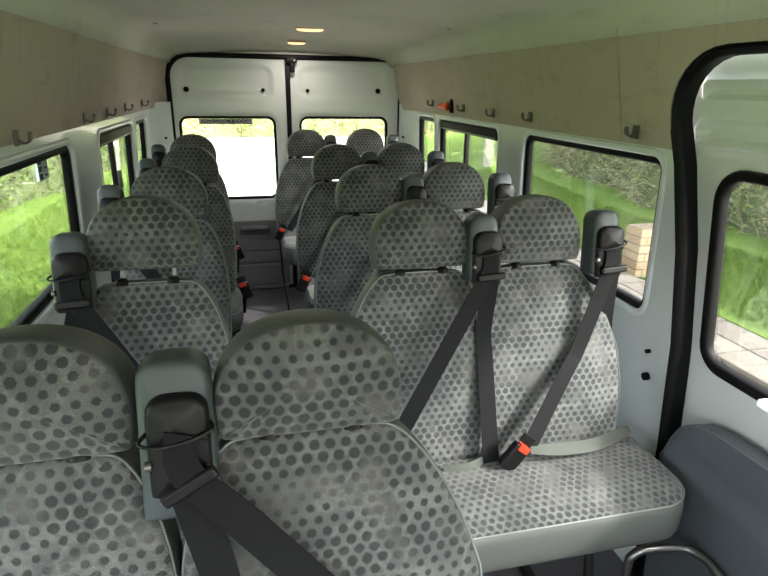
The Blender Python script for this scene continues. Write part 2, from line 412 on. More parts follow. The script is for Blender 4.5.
# ceiling, one curved shell with a rear drop
prof = [(-.527, 1.575), (-.518, 1.625), (-.50, 1.655), (-.465, 1.678), (-.40, 1.692), (-.1, 1.712), (.3, 1.72), (.7, 1.712), (1.0, 1.692), (1.065, 1.678), (1.10, 1.655), (1.118, 1.625), (1.127, 1.575)]
ys = [FY] + list(np.arange(-1.8, 4.0, .2)) + [4.0, 4.1, 4.2, 4.3, 4.38, 4.44, 4.49]
V = []; F = []
for y in ys:
    for x, z in prof:
        d = max(0, (y-4.05)/.44); dz = -.074*d*d*(z > 1.60)
        ridge = .004*math.exp(-((y-2.05)/.02)**2) + .004*math.exp(-((y-3.75)/.02)**2)
        V.append((x+cw(y, x), y, z+dz-ridge))
n = len(prof)
for i in range(len(ys)-1):
    for k in range(n-1): F.append((i*n+k, i*n+k+1, (i+1)*n+k+1, (i+1)*n+k))
ce = mk('ceiling', V, F, M['ceil']); ce['kind'] = 'structure'
so = ce.modifiers.new('s', 'SOLIDIFY'); so.thickness = .03; so.offset = 1
bmc = ce.data  # thickness upwards
if bmc.polygons[n*3].normal.z < 0: so.offset = -1

LW = [rrect(.35, .752, 2.365, 1.212, .06), rrect(2.77, .752, 3.60, 1.21, .045), rrect(3.70, .76, 4.12, 1.21, .04)]
RW = [rrect(1.505, .735, 2.43, 1.235, .05), rrect(2.70, .745, 3.62, 1.235, .045), rrect(3.70, .76, 4.09, 1.235, .05)]
# sliding door opening: rear edge leans with height
DO = [(.12, -.13), (1.29, -.13), (1.30, .10), (1.315, .35), (1.345, .70), (1.385, .98), (1.445, 1.22), (1.47, 1.34)]
for k in range(1, 9):
    a = PI/2*k/8; DO.append((1.27+.20*math.cos(a), 1.34+.19*math.sin(a)))
DO += [(.32, 1.53), (.2, 1.50), (.12, 1.40)]
tag(sheet('wall_left', [(FY, FZ), (4.30, FZ), (4.30, 1.265), (FY, 1.265)], LW+[rrect(-1.1, .75, .0, 1.2, .06)], Lmap, (-1, 0, 0), .03, M['paint']), kind='structure')
wr_out = [(FY, FZ), (.12, FZ), (.12, 1.265), (FY, 1.265)]
tag(sheet('wall_right', [p for p in [(1.29, FZ), (4.36, FZ), (4.36, 1.265), (1.455, 1.265), (1.445, 1.22), (1.385, .98), (1.345, .70), (1.315, .35), (1.30, .10)]], RW, Rmap, (1, 0, 0), .03, M['paint']), kind='structure')
tag(sheet('wall_right_front', wr_out, [rrect(-1.1, .75, -.05, 1.2, .06)], Rmap, (1, 0, 0), .05, M['paint']), kind='structure')
# headliner side boards
tag(sheet('trim_1', [(FY, 1.262), (4.495, 1.262), (4.495, 1.60), (FY, 1.60)], [], lambda y, z: (LX+inner(z)+.012+cw(y, 0), y, z), (-1, 0, 0), .014, M['liner'], grid=.09), kind='structure')
tp = [(1.462, 1.262), (4.495, 1.262), (4.495, 1.60), (FY, 1.60), (FY, 1.262), (.12, 1.262), (.12, 1.40), (.2, 1.50), (.32, 1.53), (1.27, 1.53)]
for k in range(7, -1, -1):
    a = PI/2*k/8; tp.append((1.27+.20*math.cos(a), 1.34+.19*math.sin(a)))
tag(sheet('trim_2', tp, [], lambda y, z: (RX-inner(z)-.012+cw(y, 1), y, z), (1, 0, 0), .014, M['liner'], grid=.09), kind='structure')
tag(tube('trim_3', [(RX-inner(z)-.013, 1.70, z) for z in (1.265, 1.35, 1.45, 1.55, 1.60)], .0035, M['liner']), kind='structure')
# rear corner pillars
for nm, xa, xb, y0 in (('wall_left_corner', LX+.002, -.487, 4.28), ('wall_right_corner', RX-.002, 1.175, 4.33)):
    V = []
    P = [(xa, y0), (xa+(xb-xa)*.35, y0+.09), (xb, 4.44), (xb, 4.56), (xa-(.06 if xa < 0 else -.06), 4.56), (xa-(.06 if xa < 0 else -.06), y0)]
    for z in (FZ, 1.30):
        for p in P: V.append((p[0], p[1], z))
    F = [(i, (i+1) % 6, 6+(i+1) % 6, 6+i) for i in range(6)] + [(0, 1, 2, 3, 4, 5), (6, 7, 8, 9, 10, 11)]
    o = mk(nm, V, F, M['paint'], smooth=False); o['kind'] = 'structure'
    tube('bolt_hole', [(xa+(xb-xa)*.66, 4.395, 1.06), (xa+(xb-xa)*.68, 4.42, 1.06)], .008, M['rubber'], o)
# rear wall round the doors
DOORB = rrect(-.49, FZ-.02, 1.182, 1.612, [.01, .15, .15, .01], 8)
tag(sheet('wall_back', [(-.72, FZ-.05), (1.32, FZ-.05), (1.32, 1.75), (-.72, 1.75)], [rrect(-.505, FZ, 1.197, 1.627, [.01, .16, .16, .01], 8)], lambda x, z: (x, RY-.005, z), (0, 1, 0), .06, M['ceil'], grid=.15), kind='structure')
tag(sweep_loop('trim_4', rrect(-.497, FZ, 1.19, 1.62, [.01, .155, .155, .01], 8), lambda x, z: (x, RY, z), (0, 1, 0), rprof(-.024, .010, -.016, .02, .005), M['rubber']), kind='structure')
# unseen windscreen wall behind the camera, opening cut down to dim the near seats
tag(sheet('wall_front', [(-.72, FZ), (1.32, FZ), (1.32, 1.75), (-.72, 1.75)], [rrect(-.45, .85, 1.05, 1.42, .1)], lambda x, z: (x, FY, z), (0, -1, 0), .05, M['paint'], grid=.2), kind='structure')

# side windows
def side_window(idx, loop, mp, ow, slider=None, thick=.032, top=None):
    root = empty('window_%d' % idx, mp(*loop[0]), kind='structure')
    inv = Vector(root.location)
    fn = lambda a, b: Vector(mp(a, b))-inv
    sweep_loop('rubber_seal', loop, fn, ow, rprof(-thick, .004, .010, .036), M['rubber'], root)
    xs = [p[0] for p in loop]; zs = [p[1] for p in loop]
    sheet('pane', [(x, z) for x, z in loop], [], lambda a, b: Vector(fn(a, b)), ow, .004, M['glass'], root, grid=.3).location = Vector(ow)*.028
    sg = ow[0]
    if slider:
        for s in slider['bars']:
            zc = (min(zs)+max(zs))/2
            a = fn(s, zc); box('divider_bar', (a.x+sg*.018, a.y, a.z), (.022, .03, max(zs)-min(zs)-.02), M['rubber'], root, .003)
        a = fn((min(xs)+max(xs))/2, max(zs)-.03); box('slide_rail', (a.x+sg*.016, a.y, a.z-.004), (.028, max(xs)-min(xs)-.05, .05), M['rubber'], root, .006)
        box('rail_lip', (a.x+sg*.0, a.y, a.z-.02), (.006, max(xs)-min(xs)-.09, .007), M['steel'], root, .002)
        if 'latch' in slider:
            a = fn(slider['latch'], .98); box('latch', (a.x+sg*.004, a.y, a.z-.02), (.02, .018, .09), M['steel'], root, .004)
    return root
w1 = side_window(1, LW[0], Lmap, (-1, 0, 0), thick=.03)
w2 = side_window(2, LW[1], Lmap, (-1, 0, 0), {'bars': [3.12], 'latch': 3.17}, .03)
side_window(3, LW[2], Lmap, (-1, 0, 0), thick=.026)
side_window(4, RW[0], Rmap, (1, 0, 0), thick=.026)
side_window(5, RW[1], Rmap, (1, 0, 0), {'bars': [3.18]}, .03)
side_window(6, RW[2], Rmap, (1, 0, 0), thick=.028)
# reveals: rounded pressed lips round the windows
k = 0
for loop, mp, ow in [(l, Lmap, (-1, 0, 0)) for l in LW]+[(l, Rmap, (1, 0, 0)) for l in RW]:
    tag(sweep_loop('trim_%d' % (5+k), loop, mp, ow, [(.022, -.001), (.018, -.006), (.008, -.007), (-.002, -.001), (-.004, .012), (.002, .02), (.02, .01)], M['paint']), kind='structure'); k += 1

# sliding door
DX = 1.264
dl = DO[:]
droot = empty('door_3', (DX, .7, FZ), kind='structure'); di = Vector(droot.location)
ws = rrect(.35, .665, 1.335, 1.225, [.07, .09, .07, .07], 7)
ws = [(y-.06*max(0, (1.2-z)/.55)*(y > .8), z) for y, z in ws]
emb = [rrect(.3, 1.435, 1.43, 1.475, .02), rrect(.3, 1.30, 1.44, 1.375, .035)]
def dsurf(y, z):
    x = DX-inner(z)*.75
    for (y1, z0, z1) in ((1.41, 1.400, 1.446), (1.43, 1.283, 1.350)):
        cz, hz = (z0+z1)/2, (z1-z0)/2; dy = max(0, y-(y1-hz)); dd = math.hypot(dy, z-cz)
        x += .020*min(1, max(0, (hz-dd)/.016)) - .007*math.exp(-((dd-hz-.006)/.006)**2)
    return Vector((x, y, z))-di
dout = [(y-.012 if y > .5 else y+.012, z) for y, z in DO]
sheet('door_skin', [(y, min(z, 1.515)) for y, z in dout], [ws], dsurf, (1, 0, 0), .03, M['doorpaint'], droot, grid=.0125)
sweep_loop('window_seal', ws, dsurf, (1, 0, 0), rprof(-.024, .006, -.012, .016), M['rubber'], droot)
sheet('pane', ws, [], dsurf, (1, 0, 0), .004, M['glass'], droot, grid=.4).location = (.016, 0, 0)
card = [(.2, -.10), (1.22, -.10), (1.235, .2), (1.255, .38), (1.248, .44), (1.22, .495), (1.17, .53), (1.10, .545), (.9, .555), (.2, .58)]
sheet('trim_panel', card, [], lambda y, z: Vector((DX-.075-.02*max(0, min(1, (.42-z)/.03)), y, z))-di, (1, 0, 0), .06, M['card'], droot, grid=.03)
sweep_loop('panel_edge', card, lambda y, z: Vector((DX-.075-.02*max(0, min(1, (.42-z)/.03)), y, z))-di, (1, 0, 0), [(-.012, -.002), (-.002, .003), (.003, .02), (-.004, .03)], M['card'], droot)
box('edge_cap', (DX-.06-di.x, .98-di.y, .70-di.z), (.03, .05, .02), M['letters'], droot, .005)
# its rubber seal on the body side
tag(sweep_loop('trim_11', DO, Rmap, (1, 0, 0), [(-.026, .006), (-.023, -.005), (-.012, -.013), (-.004, -.004), (.004, -.011), (.011, -.005), (.013, .004), (.010, .045), (-.022, .045)], M['rubber']), kind='structure')
# pillar holes and a bulge beside window 4
hp = empty('trim_12', (RX, 1.46, .6), kind='structure')
for (y, z, r) in ((1.435, .545, .013), (1.445, .630, .007)):
    tube('plug_hole', [(-.004, y-1.46, z-.6), (.01, y-1.46, z-.6)], r, M['rubber'], hp, 14)

# rear doors
def rear_door(idx, x0, x1, win, embx, holes, mirror):
    root = empty('door_%d' % idx, ((x0+x1)/2, RY, FZ), kind='structure'); ri = Vector(root.location)
    rr = [.01, .01, .145, .01] if not mirror else [.01, .145, .01, .01]
    loop = rrect(x0, FZ, x1, 1.608, rr, 8)
    e = (embx[0], 1.335, embx[1], 1.548, .06)
    def surf(x, z):
        cx, cz = (e[0]+e[2])/2, (e[1]+e[3])/2; hx, hz = (e[2]-e[0])/2, (e[3]-e[1])/2
        qx, qz = abs(x-cx)-hx+e[4], abs(z-cz)-hz+e[4]
        sd = math.hypot(max(qx, 0), max(qz, 0))+min(max(qx, qz), 0)-e[4]
        y = RY+.013*min(1, max(0, -sd/.014))
        wx, wz = (win[0]+win[2])/2, (win[1]+win[3])/2; gx, gz = (win[2]-win[0])/2, (win[3]-win[1])/2
        qx, qz = abs(x-wx)-gx+.07, abs(z-wz)-gz+.07
        sd = math.hypot(max(qx, 0), max(qz, 0))+min(max(qx, qz), 0)-.07
        y += .014*min(1, max(0, 1-sd/.022))
        return Vector((x, y, z))-ri
    wl = rrect(win[0], win[1], win[2], win[3], .06)
    sheet('door_skin', loop, [wl], surf, (0, 1, 0), .03, M['doorpaint'], root, grid=.02)
    sweep_loop('window_seal', wl, surf, (0, 1, 0), rprof(-.014, .004, -.004, .03, .004), M['rubber'], root)
    sheet('pane', wl, [], lambda x, z: Vector((x, RY+.026, z))-ri, (0, 1, 0), .004, M['glass'], root, grid=.4)
    for (hx, hz, r) in holes:
        tube('grommet', [Vector((hx, RY+.001, hz))-ri, Vector((hx, RY+.012, hz))-ri], r, M['rubber'], root, 16)
    cl = rrect(x0+.06, FZ+.01, x1-.03 if not mirror else x1-.06, .43, .03)
    cdo = sheet('door_card', cl, [], lambda x, z: Vector((x, RY-.03-.008*math.sin(min(1, max(0, (z-.28)/.05))*PI/2)+(.014 if abs(z-.195) < .009 or abs(z-.09) < .008 or abs(z+.09) < .008 else 0), z))-ri, (0, 1, 0), .032, M['cardgrey'], root, grid=.011)
    mx = .04 if not mirror else .66
    box('pull_handle', Vector((mx, RY-.055, .385))-ri, (.20, .035, .03), M['cardgrey'], root, .013, 4)
    box('handle_recess', Vector((mx, RY-.034, .35))-ri, (.23, .012, .05), M['card'], root, .005, 3)
    sweep_loop('lock_plate', rrect(mx+.03, .50, mx+.13, .585, .012), lambda x, z: Vector((x, RY-.001, z))-ri, (0, 1, 0), rprof(-.004, .003, -.004, .003, .002), M['doorpaint'], root)
    box('lock_cover', Vector((mx+.08, RY-.002, .5425))-ri, (.075, .006, .06), M['doorpaint'], root, .002)
    return root
WL_ = (-.443, .60, .236, 1.20); WR_ = (.415, .60, 1.088, 1.20)
d1 = rear_door(1, -.485, .322, WL_, (-.425, .222), [(-.375, 1.385, .019), (.157, 1.387, .013)], False)
d2 = rear_door(2, .352, 1.178, WR_, (.415, 1.062), [(.479, 1.386, .013), (1.01, 1.39, .019)], True)
s = box('trim_13', (.337, RY-.004, .74), (.034, .03, 1.73), M['rubber'], None, .006); s['kind'] = 'structure'
lk = empty('trim_14', (.365, RY-.01, 1.60), kind='structure')
box('latch_body', (0, -.02, -.01), (.075, .05, .035), M['rubber'], lk, .006); box('latch_arm', (.005, -.022, -.055), (.032, .035, .07), M['rubber'], lk, .006)
tube('latch_pin', [(.02, -.03, -.01), (.02, -.05, -.01)], .006, M['steel'], lk)
# wording strip on the rear glass
st = box('notice_strip', Vector((-.12, RY+.023, 1.166))-d1.location, (.375, .002, .037), M['strip'], d1, 0)
tag(st, 'dark strip lettered EMERGENCY DOOR')
fc = bpy.data.curves.new('lettering', 'FONT'); fc.body = 'EMERGENCY DOOR'; fc.size = .0405; fc.align_x = 'CENTER'; fc.align_y = 'CENTER'; fc.extrude = .0005; fc.space_character = 1.07
ft = bpy.data.objects.new('lettering_src', fc); C.objects.link(ft); bpy.context.view_layer.update()
lm = bpy.data.meshes.new_from_object(ft.evaluated_get(bpy.context.evaluated_depsgraph_get())); bpy.data.objects.remove(ft)
lm.transform(Matrix.Rotation(PI/2, 4, 'X')); lm.materials.clear(); lm.materials.append(M['letters'])
lo = bpy.data.objects.new('lettering', lm); C.objects.link(lo); lo.parent = st; lo.location = Vector((-.12, RY+.0212, 1.166))-d1.location
xs_ = [v.co.x for v in lm.vertices]; lo.scale = (.36/(max(xs_)-min(xs_)), 1, 1)
# small printed label on the left window
sk = empty('window_label', (LX-.022, 2.10, 1.155), 'small white printed label stuck to the left side window under its top rail', 'label')
box('paper', (0, 0, 0), (.0015, .10, .075), M['white'], sk, 0)
for i in range(3): box('printed_block', (.001, -.028, .024-.024*i), (.001, .034, .018), M['ink'], sk, 0)
for i in range(3): box('printed_line', (.001, .022, .024-.024*i), (.001, .030, .006), M['ink'], sk, 0)

# ---------------------------------------------------------------- seats
def back_outline(wt, wm, wb, H, n=14, asym=(0, 0)):
    """backrest outline: bottom width wb, fullest wm, top wt (half widths)"""
    pts = []; R = .075
    rt = [(wb-.03, 0), (wb-.008, .02), (wb, .08), (wm, H*.35), (wm-.004, H*.55)]
    z1 = H*.60; xt = wt-.055
    for k in range(1, 15):
        a = PI/2*k/14; ex = 2/1.75
        rt.append((xt+(wm-.006-xt)*math.cos(a)**ex, z1+(H-z1)*math.sin(a)**ex))
    rt = [(w+(asym[1] if 1 else 0)*min(1, (H-z)/(H*.5)) , z) for w, z in rt]
    top = [(x, H+.004*math.cos(x*6)) for x in np.linspace(wt-.09, -wt+.09, 6)]
    lf = [(-(w-(asym[1]-asym[0])*min(1, (H-z)/(H*.5))), z) for w, z in rt[::-1]]
    bot = [(x, 0) for x in np.linspace(-wb+.06, wb-.06, 5)]
    return [(float(a), float(b)) for a, b in rt+top+lf+bot]
def head_outline(w=.265, h=.185, n=3.0):
    out = [(-w/2+.014, 0), (-w/4, 0), (0, -.001), (w/4, 0), (w/2-.014, 0), (w/2-.005, .003), (w/2-.0005, .012), (w/2+.003, .035)]
    H0 = .055; a = w/2+.004; b = h-H0
    for k in range(0, 25):
        t = PI*k/24; c, s_ = math.cos(t), math.sin(t)
        out.append((a*math.copysign(abs(c)**(2/2.15), c), H0+b*abs(s_)**(2/2.25)))
    out += [(-w/2-.003, .035), (-w/2+.0005, .012), (-w/2+.005, .003)]
    o2 = []
    for p in out:
        if not o2 or math.hypot(p[0]-o2[-1][0], p[1]-o2[-1][1]) > .004: o2.append(p)
    return o2
REC = math.radians(13.5)
def back_frame(x0, y0, z0, rec=REC):
    c, s_ = math.cos(rec), math.sin(rec)
    return lambda u, v, w: Vector((x0+u, y0+v*s_-w*c, z0+v*c+w*s_))
def quilt_back(H):
    def q(u, v):
        g = -.006*math.exp(-((abs(u)-.085)/.006)**2) * (1 if v > .03 else 0)
        g += .010*math.exp(-((abs(u)-.15)/.035)**2)*min(1, max(0, (H*.8-v)/.1))
        g += -.005*math.exp(-((v-H*.66)/.006)**2)*(abs(u) < .085)
        return g
    return q
def make_back(root, x, H=.575, side=.19, top=.155, uvo=(0, 0), asym=(0, 0)):
    return pillow('backrest', back_outline(top, side, side-.012, H, asym=asym), .10, .022, .012, back_frame(x, .155, .50), root, [M['fabric'], M['vinyl']], quilt=quilt_back(H), uvoff=uvo)
def make_head(root, x, lift=.0, w=.265, h=.185, uvo=(0, 0), y=.285, z=1.075, tilt=8):
    f = back_frame(x, y+lift*.2, z+lift, math.radians(tilt))
    o = pillow('headrest', head_outline(w, h), .105, .020, .016, f, root, [M['fabric'], M['vinyl']], uvoff=uvo, piping=False)
    for sx in (-1, 1):
        a = f(sx*.062, .02, -.01); b = a+Vector((0, -.020-lift*.2, -.05-lift))
        tube('post', [a, b], .0055, M['steel'], o)
        c0 = Vector((x+sx*.062, .252, 1.062))
        tube('collar', [c0, c0+Vector((0, .003, .010)), c0+Vector((0, .004, .018))], [.017, .016, .011], M['black'], o, 14)
    return o
def make_housing(root, x, y=.235, z=1.04, w=.090, h=.185, ang=.06):
    """upright belt tower by the shoulder: rounded slab, black hood, webbing guide"""
    lp = rrect(-w/2, 0, w/2, h, [.008, .032, .032, .008], 6)
    lp = [(u*(1-.10*(v/h)), v) for u, v in lp]; b = h-.185
    f = back_frame(x, y, z, math.radians(9))
    o = pillow('belt_tower', lp, .075, .014, .004, f, root, [M['housing'], M['housing']], piping=False)
    pillow('guide_hood', [(u+.006, v+b) for u, v in rrect(-.041, .072, .039, .140, [.004, .026, .026, .004], 5)], .034, .010, .005, lambda u, v, w_: f(u, v, w_+.040), o, [M['black'], M['black']], piping=False)
    pillow('guide_body', [(u+.006, v+b) for u, v in rrect(-.042, -.005, .038, .085, .006, 4)], .022, .007, .002, lambda u, v, w_: f(u, v, w_+.038), o, [M['black'], M['black']], piping=False)
    a = [f(-.036, .088+b, .040), f(-.044, .080+b, .056), f(-.02, .076+b, .064), f(.022, .082+b, .064), f(.050, .092+b, .056), f(.044, .098+b, .040)]
    tube('guide_loop', smooth_path(a, 4), .0028, M['frame'], o, 8)
    ca, sa = math.cos(ang), math.sin(ang)
    pillow('clip_bar', [(u*ca-v*sa+.006+ang*.02, u*sa+v*ca+b+.018) for u, v in rrect(-.040, -.009, .040, .009, .005, 4)], .012, .004, 0, lambda u, v, w_: f(u, v, w_+.066), o, [M['black'], M['black']], piping=False)
    tube('guide_button', [f(-.032, .045+b, .048), f(-.040, .045+b, .048)], .007, M['steel'], o, 10)
    f.b = b
    return f
def strap(root, f, end, mid=None, name='seat_belt', mat=None, wend=None, w0=None, start=(.006, .085, .0545), wid=.046, drop=.05, tw=None):
    """webbing: out of the hood, down through the guide, then straight to its end"""
    a = Vector(f(start[0], start[1]+f.b, start[2])); a2 = Vector(f(start[0], start[1]+f.b-drop, start[2]+.004)); e = Vector(end)
    nrm = Vector((0, -1, .25)).normalized(); w0 = w0 or Vector((wid, 0, 0))
    pts = [a, a2]; W = [w0]
    ctrl = [a2]+[Vector(m_) for m_ in (mid or [])]+[e]
    def wv(p, q):
        v = (q-p).normalized().cross(nrm).normalized()*wid
        return v if v.dot(Vector((1, 0, 0))) > 0 else -v
    W.append((w0+wv(a2, ctrl[1]))/2*1.02)
    for i in range(len(ctrl)-1):
        p, q = ctrl[i], ctrl[i+1]; w_ = wv(p, q)
        ks = (.18, .6, 1) if i == len(ctrl)-2 else (.3, 1)
        for k in ks: pts.append(p.lerp(q, k)); W.append(w_ if not (wend and k == 1 and i == len(ctrl)-2) else wend)
    return ribbon(name, pts, W, mat or M['belt'], root)
def buckle(root, p, d, rz=0):
    """buckle with its red button; p position, d direction of the stalk"""
    R = d.to_track_quat('Z', 'X').to_matrix() if False else Matrix.Rotation(rz, 3, 'Y')
    o = box('buckle', p, (.052, .026, .082), M['black'], root, .007, 3, R)
    n = R @ Vector((0, 0, 1))
    box('release_button', Vector(p)+n*.036+Vector((0, -.006, 0)), (.036, .022, .020), M['red'], o, .003, 2, R)
    box('tongue', Vector(p)+n*.062, (.046, .008, .028), M['frame'], o, .004, 2, R)
    return o
def cushion(root, x0, x1, y0=-.185, y1=.20, z=.535, th=.115, rf=.09, uvo=(0, 0)):
    lp = rrect(x0, y0, x1, y1, [rf, .03, .03, rf], 8); lp = resample(lp, .045)
    def q(u, v): return -.012*math.exp(-((v-y0)/.05)**2) + .004*math.cos((u-x0)/(x1-x0)*PI*4)
    return pillow('cushion', lp, th, .035, .012, lambda u, v, w: Vector((u, v, z-th/2+w)), root, [M['fabric'], M['vinyl']], quilt=q, uvoff=uvo)
def legs(root, xs):
    for x in xs:
        tube('leg', smooth_path([(x, -.12, .40), (x, -.14, .30), (x, -.16, .05), (x, -.165, .012)], 3), .014, M['frame'], root)
        tube('leg', smooth_path([(x, .15, .40), (x, .16, .30), (x, .20, .05), (x, .205, .012)], 3), .014, M['frame'], root)
        box('foot_rail', (x, .02, .010), (.035, .44, .02), M['frame'], root, .004)
    x0, x1 = min(xs), max(xs)
    box('seat_pan', ((x0+x1)/2, .05, .398), (abs(x1-x0)+.10, .26, .018), M['frame'], root, .005)
G1 = 'double passenger seats in grey dotted fabric'; G2 = 'single passenger seats along the left windows'
# --- doubles for the right side: towers on the +x shoulder of each place
def make_double(label, sp=.36, full=True):
    root = empty('double_passenger_seat', (0, 0, 0), label, 'seat', G1)
    h = sp/2
    make_back(root, -h, asym=(.05, -.012), side=.195, top=.16); make_back(root, h, asym=(-.006, .09), side=.19, top=.165, uvo=(.31, .17))
    make_head(root, -h, uvo=(.05, .4)); make_head(root, h, uvo=(.37, .5), h=.19)
    cushion(root, -h-.215, h+.335, y0=-.175, th=.145, rf=.11)
    legs(root, [-h-.02, h+.04])
    return root
def belts_right(root, sp):
    h = sp/2
    for i, x in enumerate((-h, h)):
        tx = x+.168 if i == 0 else x+.198
        f = make_housing(root, tx)
        strap(root, f, (x-.16 if i == 0 else x-.085, .035, .60), mid=None if i == 0 else [(tx-.09, .150, .84)])
        if i == 0: strap(root, f, (tx+.004, .065, .53), mid=[(tx, .185, .90)], start=(.008, .03, .050), drop=.03, name='lower_webbing', wid=.048)
        else: strap(root, f, (tx+.065, .20, .54), mid=[(tx+.035, .215, .90)], start=(.012, .03, .045), drop=.03, name='lower_webbing', wid=.045)
# row behind the sliding door: the one seen in full
B2 = make_double('grey dotted double seat nearest the sliding door, its whole cushion in view', .345)
hb = .345/2
belts_right(B2, .345)
bk = buckle(B2, (hb-.125, .035, .585), Vector((0, 0, 1)), math.radians(38))
ribbon('lap_belt', [(hb-.075, .035, .60), (hb+.02, .035, .588), (hb+.15, .055, .574), (hb+.31, .125, .557)], [Vector((0, .01, .02)), Vector((.006, .03, .02)), Vector((0, .04, .012)), Vector((.01, .045, .0))], M['belt_pale'], B2)
ribbon('lap_belt', [(-hb+.03, .07, .545), (-hb+.10, .06, .552), (-hb+.17, .085, .555)], [Vector((0, .012, .02))]*3, M['belt_pale'], B2)
B2.location = (.628, 1.205, FZ)
B3 = make_double('grey dotted double seat in the second row on the right', .345); belts_right(B3, .345); buckle(B3, (-.172-.225, .05, .57), None, math.radians(25)); B3.location = (.650, 1.97, FZ)
def recopy(src, loc, label):
    c = copy_tree(src); c.location = loc; c['label'] = label; return c
B4 = recopy(B3, (.652, 2.83, FZ), 'grey dotted double seat in the third row on the right, ahead of the rear row')
# --- singles along the left
def make_single(label, lift=0, tx=-.195):
    root = empty('single_passenger_seat', (0, 0, 0), label, 'seat', G2)
    make_back(root, 0, side=.20, top=.16, uvo=(.13, .2)); make_head(root, 0, lift, uvo=(.21, .11))
    cushion(root, -.215, .215); legs(root, [-.15, .15])
    f = make_housing(root, tx, z=1.02)
    strap(root, f, (.13, .05, .62))
    strap(root, f, (-.215, .20, .54), mid=[(-.20, .215, .90)], start=(.01, .03, .045), drop=.03, name='lower_webbing', wid=.045)
    buckle(root, (.235, .06, .56), None, math.radians(-20))
    tube('buckle_stalk', [(.228, .08, .52), (.218, .12, .42)], .01, M['black'], root)
    return root
A2 = make_single('single seat by the left window with its headrest raised on steel posts', .022, -.168); A2.location = (-.262, 1.25, FZ)
A3 = make_single('single seat on the left, directly behind the one with the raised headrest'); A3.location = (-.285, 1.99, FZ)
A4 = recopy(A3, (-.272, 2.80, FZ), 'single seat on the left, third along the windows, lit pale blue')
# rear row
A5 = recopy(A3, (-.31, 3.52, FZ), 'rearmost single seat on the left, mostly hidden before the rear door')
B5 = make_double('rearmost double seat on the right, backed against the rear doors', .425); belts_right(B5, .425); buckle(B5, (-.212-.225, .05, .57), None, math.radians(25)); tube('hanging_strap', [(-.44, .03, .53), (-.43, -.02, .30), (-.40, -.06, .02)], .006, M['belt'], B5); B5.location = (.640, 3.93, FZ)
for ch in list(B5.children):
    if ch.name.startswith(('lower_webbing',)): bpy.data.objects.remove(ch)
# --- the nearest double, left; towers on the -x shoulder
A1 = empty('double_passenger_seat', (0, 0, 0), 'nearest grey dotted double seat with black belt across its right place', 'seat', G1)
make_back(A1, -.19, side=.185, top=.155, uvo=(.02, .33)); make_back(A1, .19, asym=(.005, .07), side=.205, top=.165, uvo=(.41, .02))
make_head(A1, -.19, .0, uvo=(.02, .1), w=.27, h=.175, z=1.062); make_head(A1, .19, .0, uvo=(.33, .21), w=.27, h=.172, z=1.060)
cushion(A1, -.42, .42); legs(A1, [-.25, .25])
f = make_housing(A1, .19-.186, z=.972, w=.105, h=.232, ang=.5)
strap(A1, f, (.37, .10, .66), start=(.012, .09, .062), wid=.05, w0=Vector((.046, 0, -.014)))
strap(A1, f, (.06, .02, .54), mid=[(.05, .16, .90)], start=(.014, .03, .045), drop=.03, name='lower_webbing', wid=.052)
A1.location = (-.118, .495, FZ)

# ---------------------------------------------------------------- fittings
def make_hook():
    root = empty('coat_hook', (0, 0, 0))
    box('back_plate', (.004, 0, 0), (.008, .030, .042), M['hook'], root, .003)
    p = [(.006, 0, -.006), (.022, 0, -.014), (.036, 0, -.006), (.038, 0, .010)]
    ribbon('hook_arm', p, [Vector((0, .016, 0))]*4, M['hook'], root, .006)
    tube('hook_tip', [(.038, 0, .006), (.038, 0, .016)], .006, M['hook'], root)
    return root
hk = make_hook()
names = ['nearest one, at the picture edge', 'second back', 'third back', 'fourth back', 'farthest back by the rear pillar']
first = True
for i, (y, z) in enumerate(((1.76, 1.278), (2.49, 1.292), (2.90, 1.296), (3.33, 1.302), (3.87, 1.307))):
    o = hk if first else copy_tree(hk); first = False
    o.location = (LX+inner(z)+.0135, y, z)
    tag(o, 'grey coat hook on the left headliner, '+names[i], 'hook', 'coat hooks on the left board')
names = ['nearest the sliding door', 'second from the sliding door', 'third from the sliding door', 'just ahead of the orange hammer', 'behind the orange hammer']
for i, (y, z) in enumerate(((1.62, 1.30), (2.33, 1.31), (2.72, 1.31), (3.12, 1.317), (3.66, 1.328))):
    o = copy_tree(hk); o.location = (RX-inner(z)-.0135, y, z); o.rotation_euler = (0, 0, PI)
    tag(o, 'grey coat hook on the right headliner board, '+names[i], 'hook', 'coat hooks on the right board')
eh = empty('emergency_hammer', (RX-inner(1.32)-.0135, 3.38, 1.318), 'orange emergency hammer in a black holder on the right headliner board', 'hammer')
box('holder', (-.010, -.085, .004), (.020, .022, .075), M['black'], eh, .004)
box('holder', (-.006, .02, -.002), (.010, .20, .03), M['black'], eh, .003)
tube('handle', [(-.024, -.07, 0), (-.026, -.02, 0), (-.026, .04, -.002), (-.024, .08, -.003)], [.018, .014, .013, .016], M['orange'], eh, 12)
tube('hammer_head', [(-.024, -.055, -.026), (-.024, -.055, -.015), (-.024, -.055, .015), (-.024, -.055, .028)], [.004, .013, .013, .004], M['orange'], eh, 10)
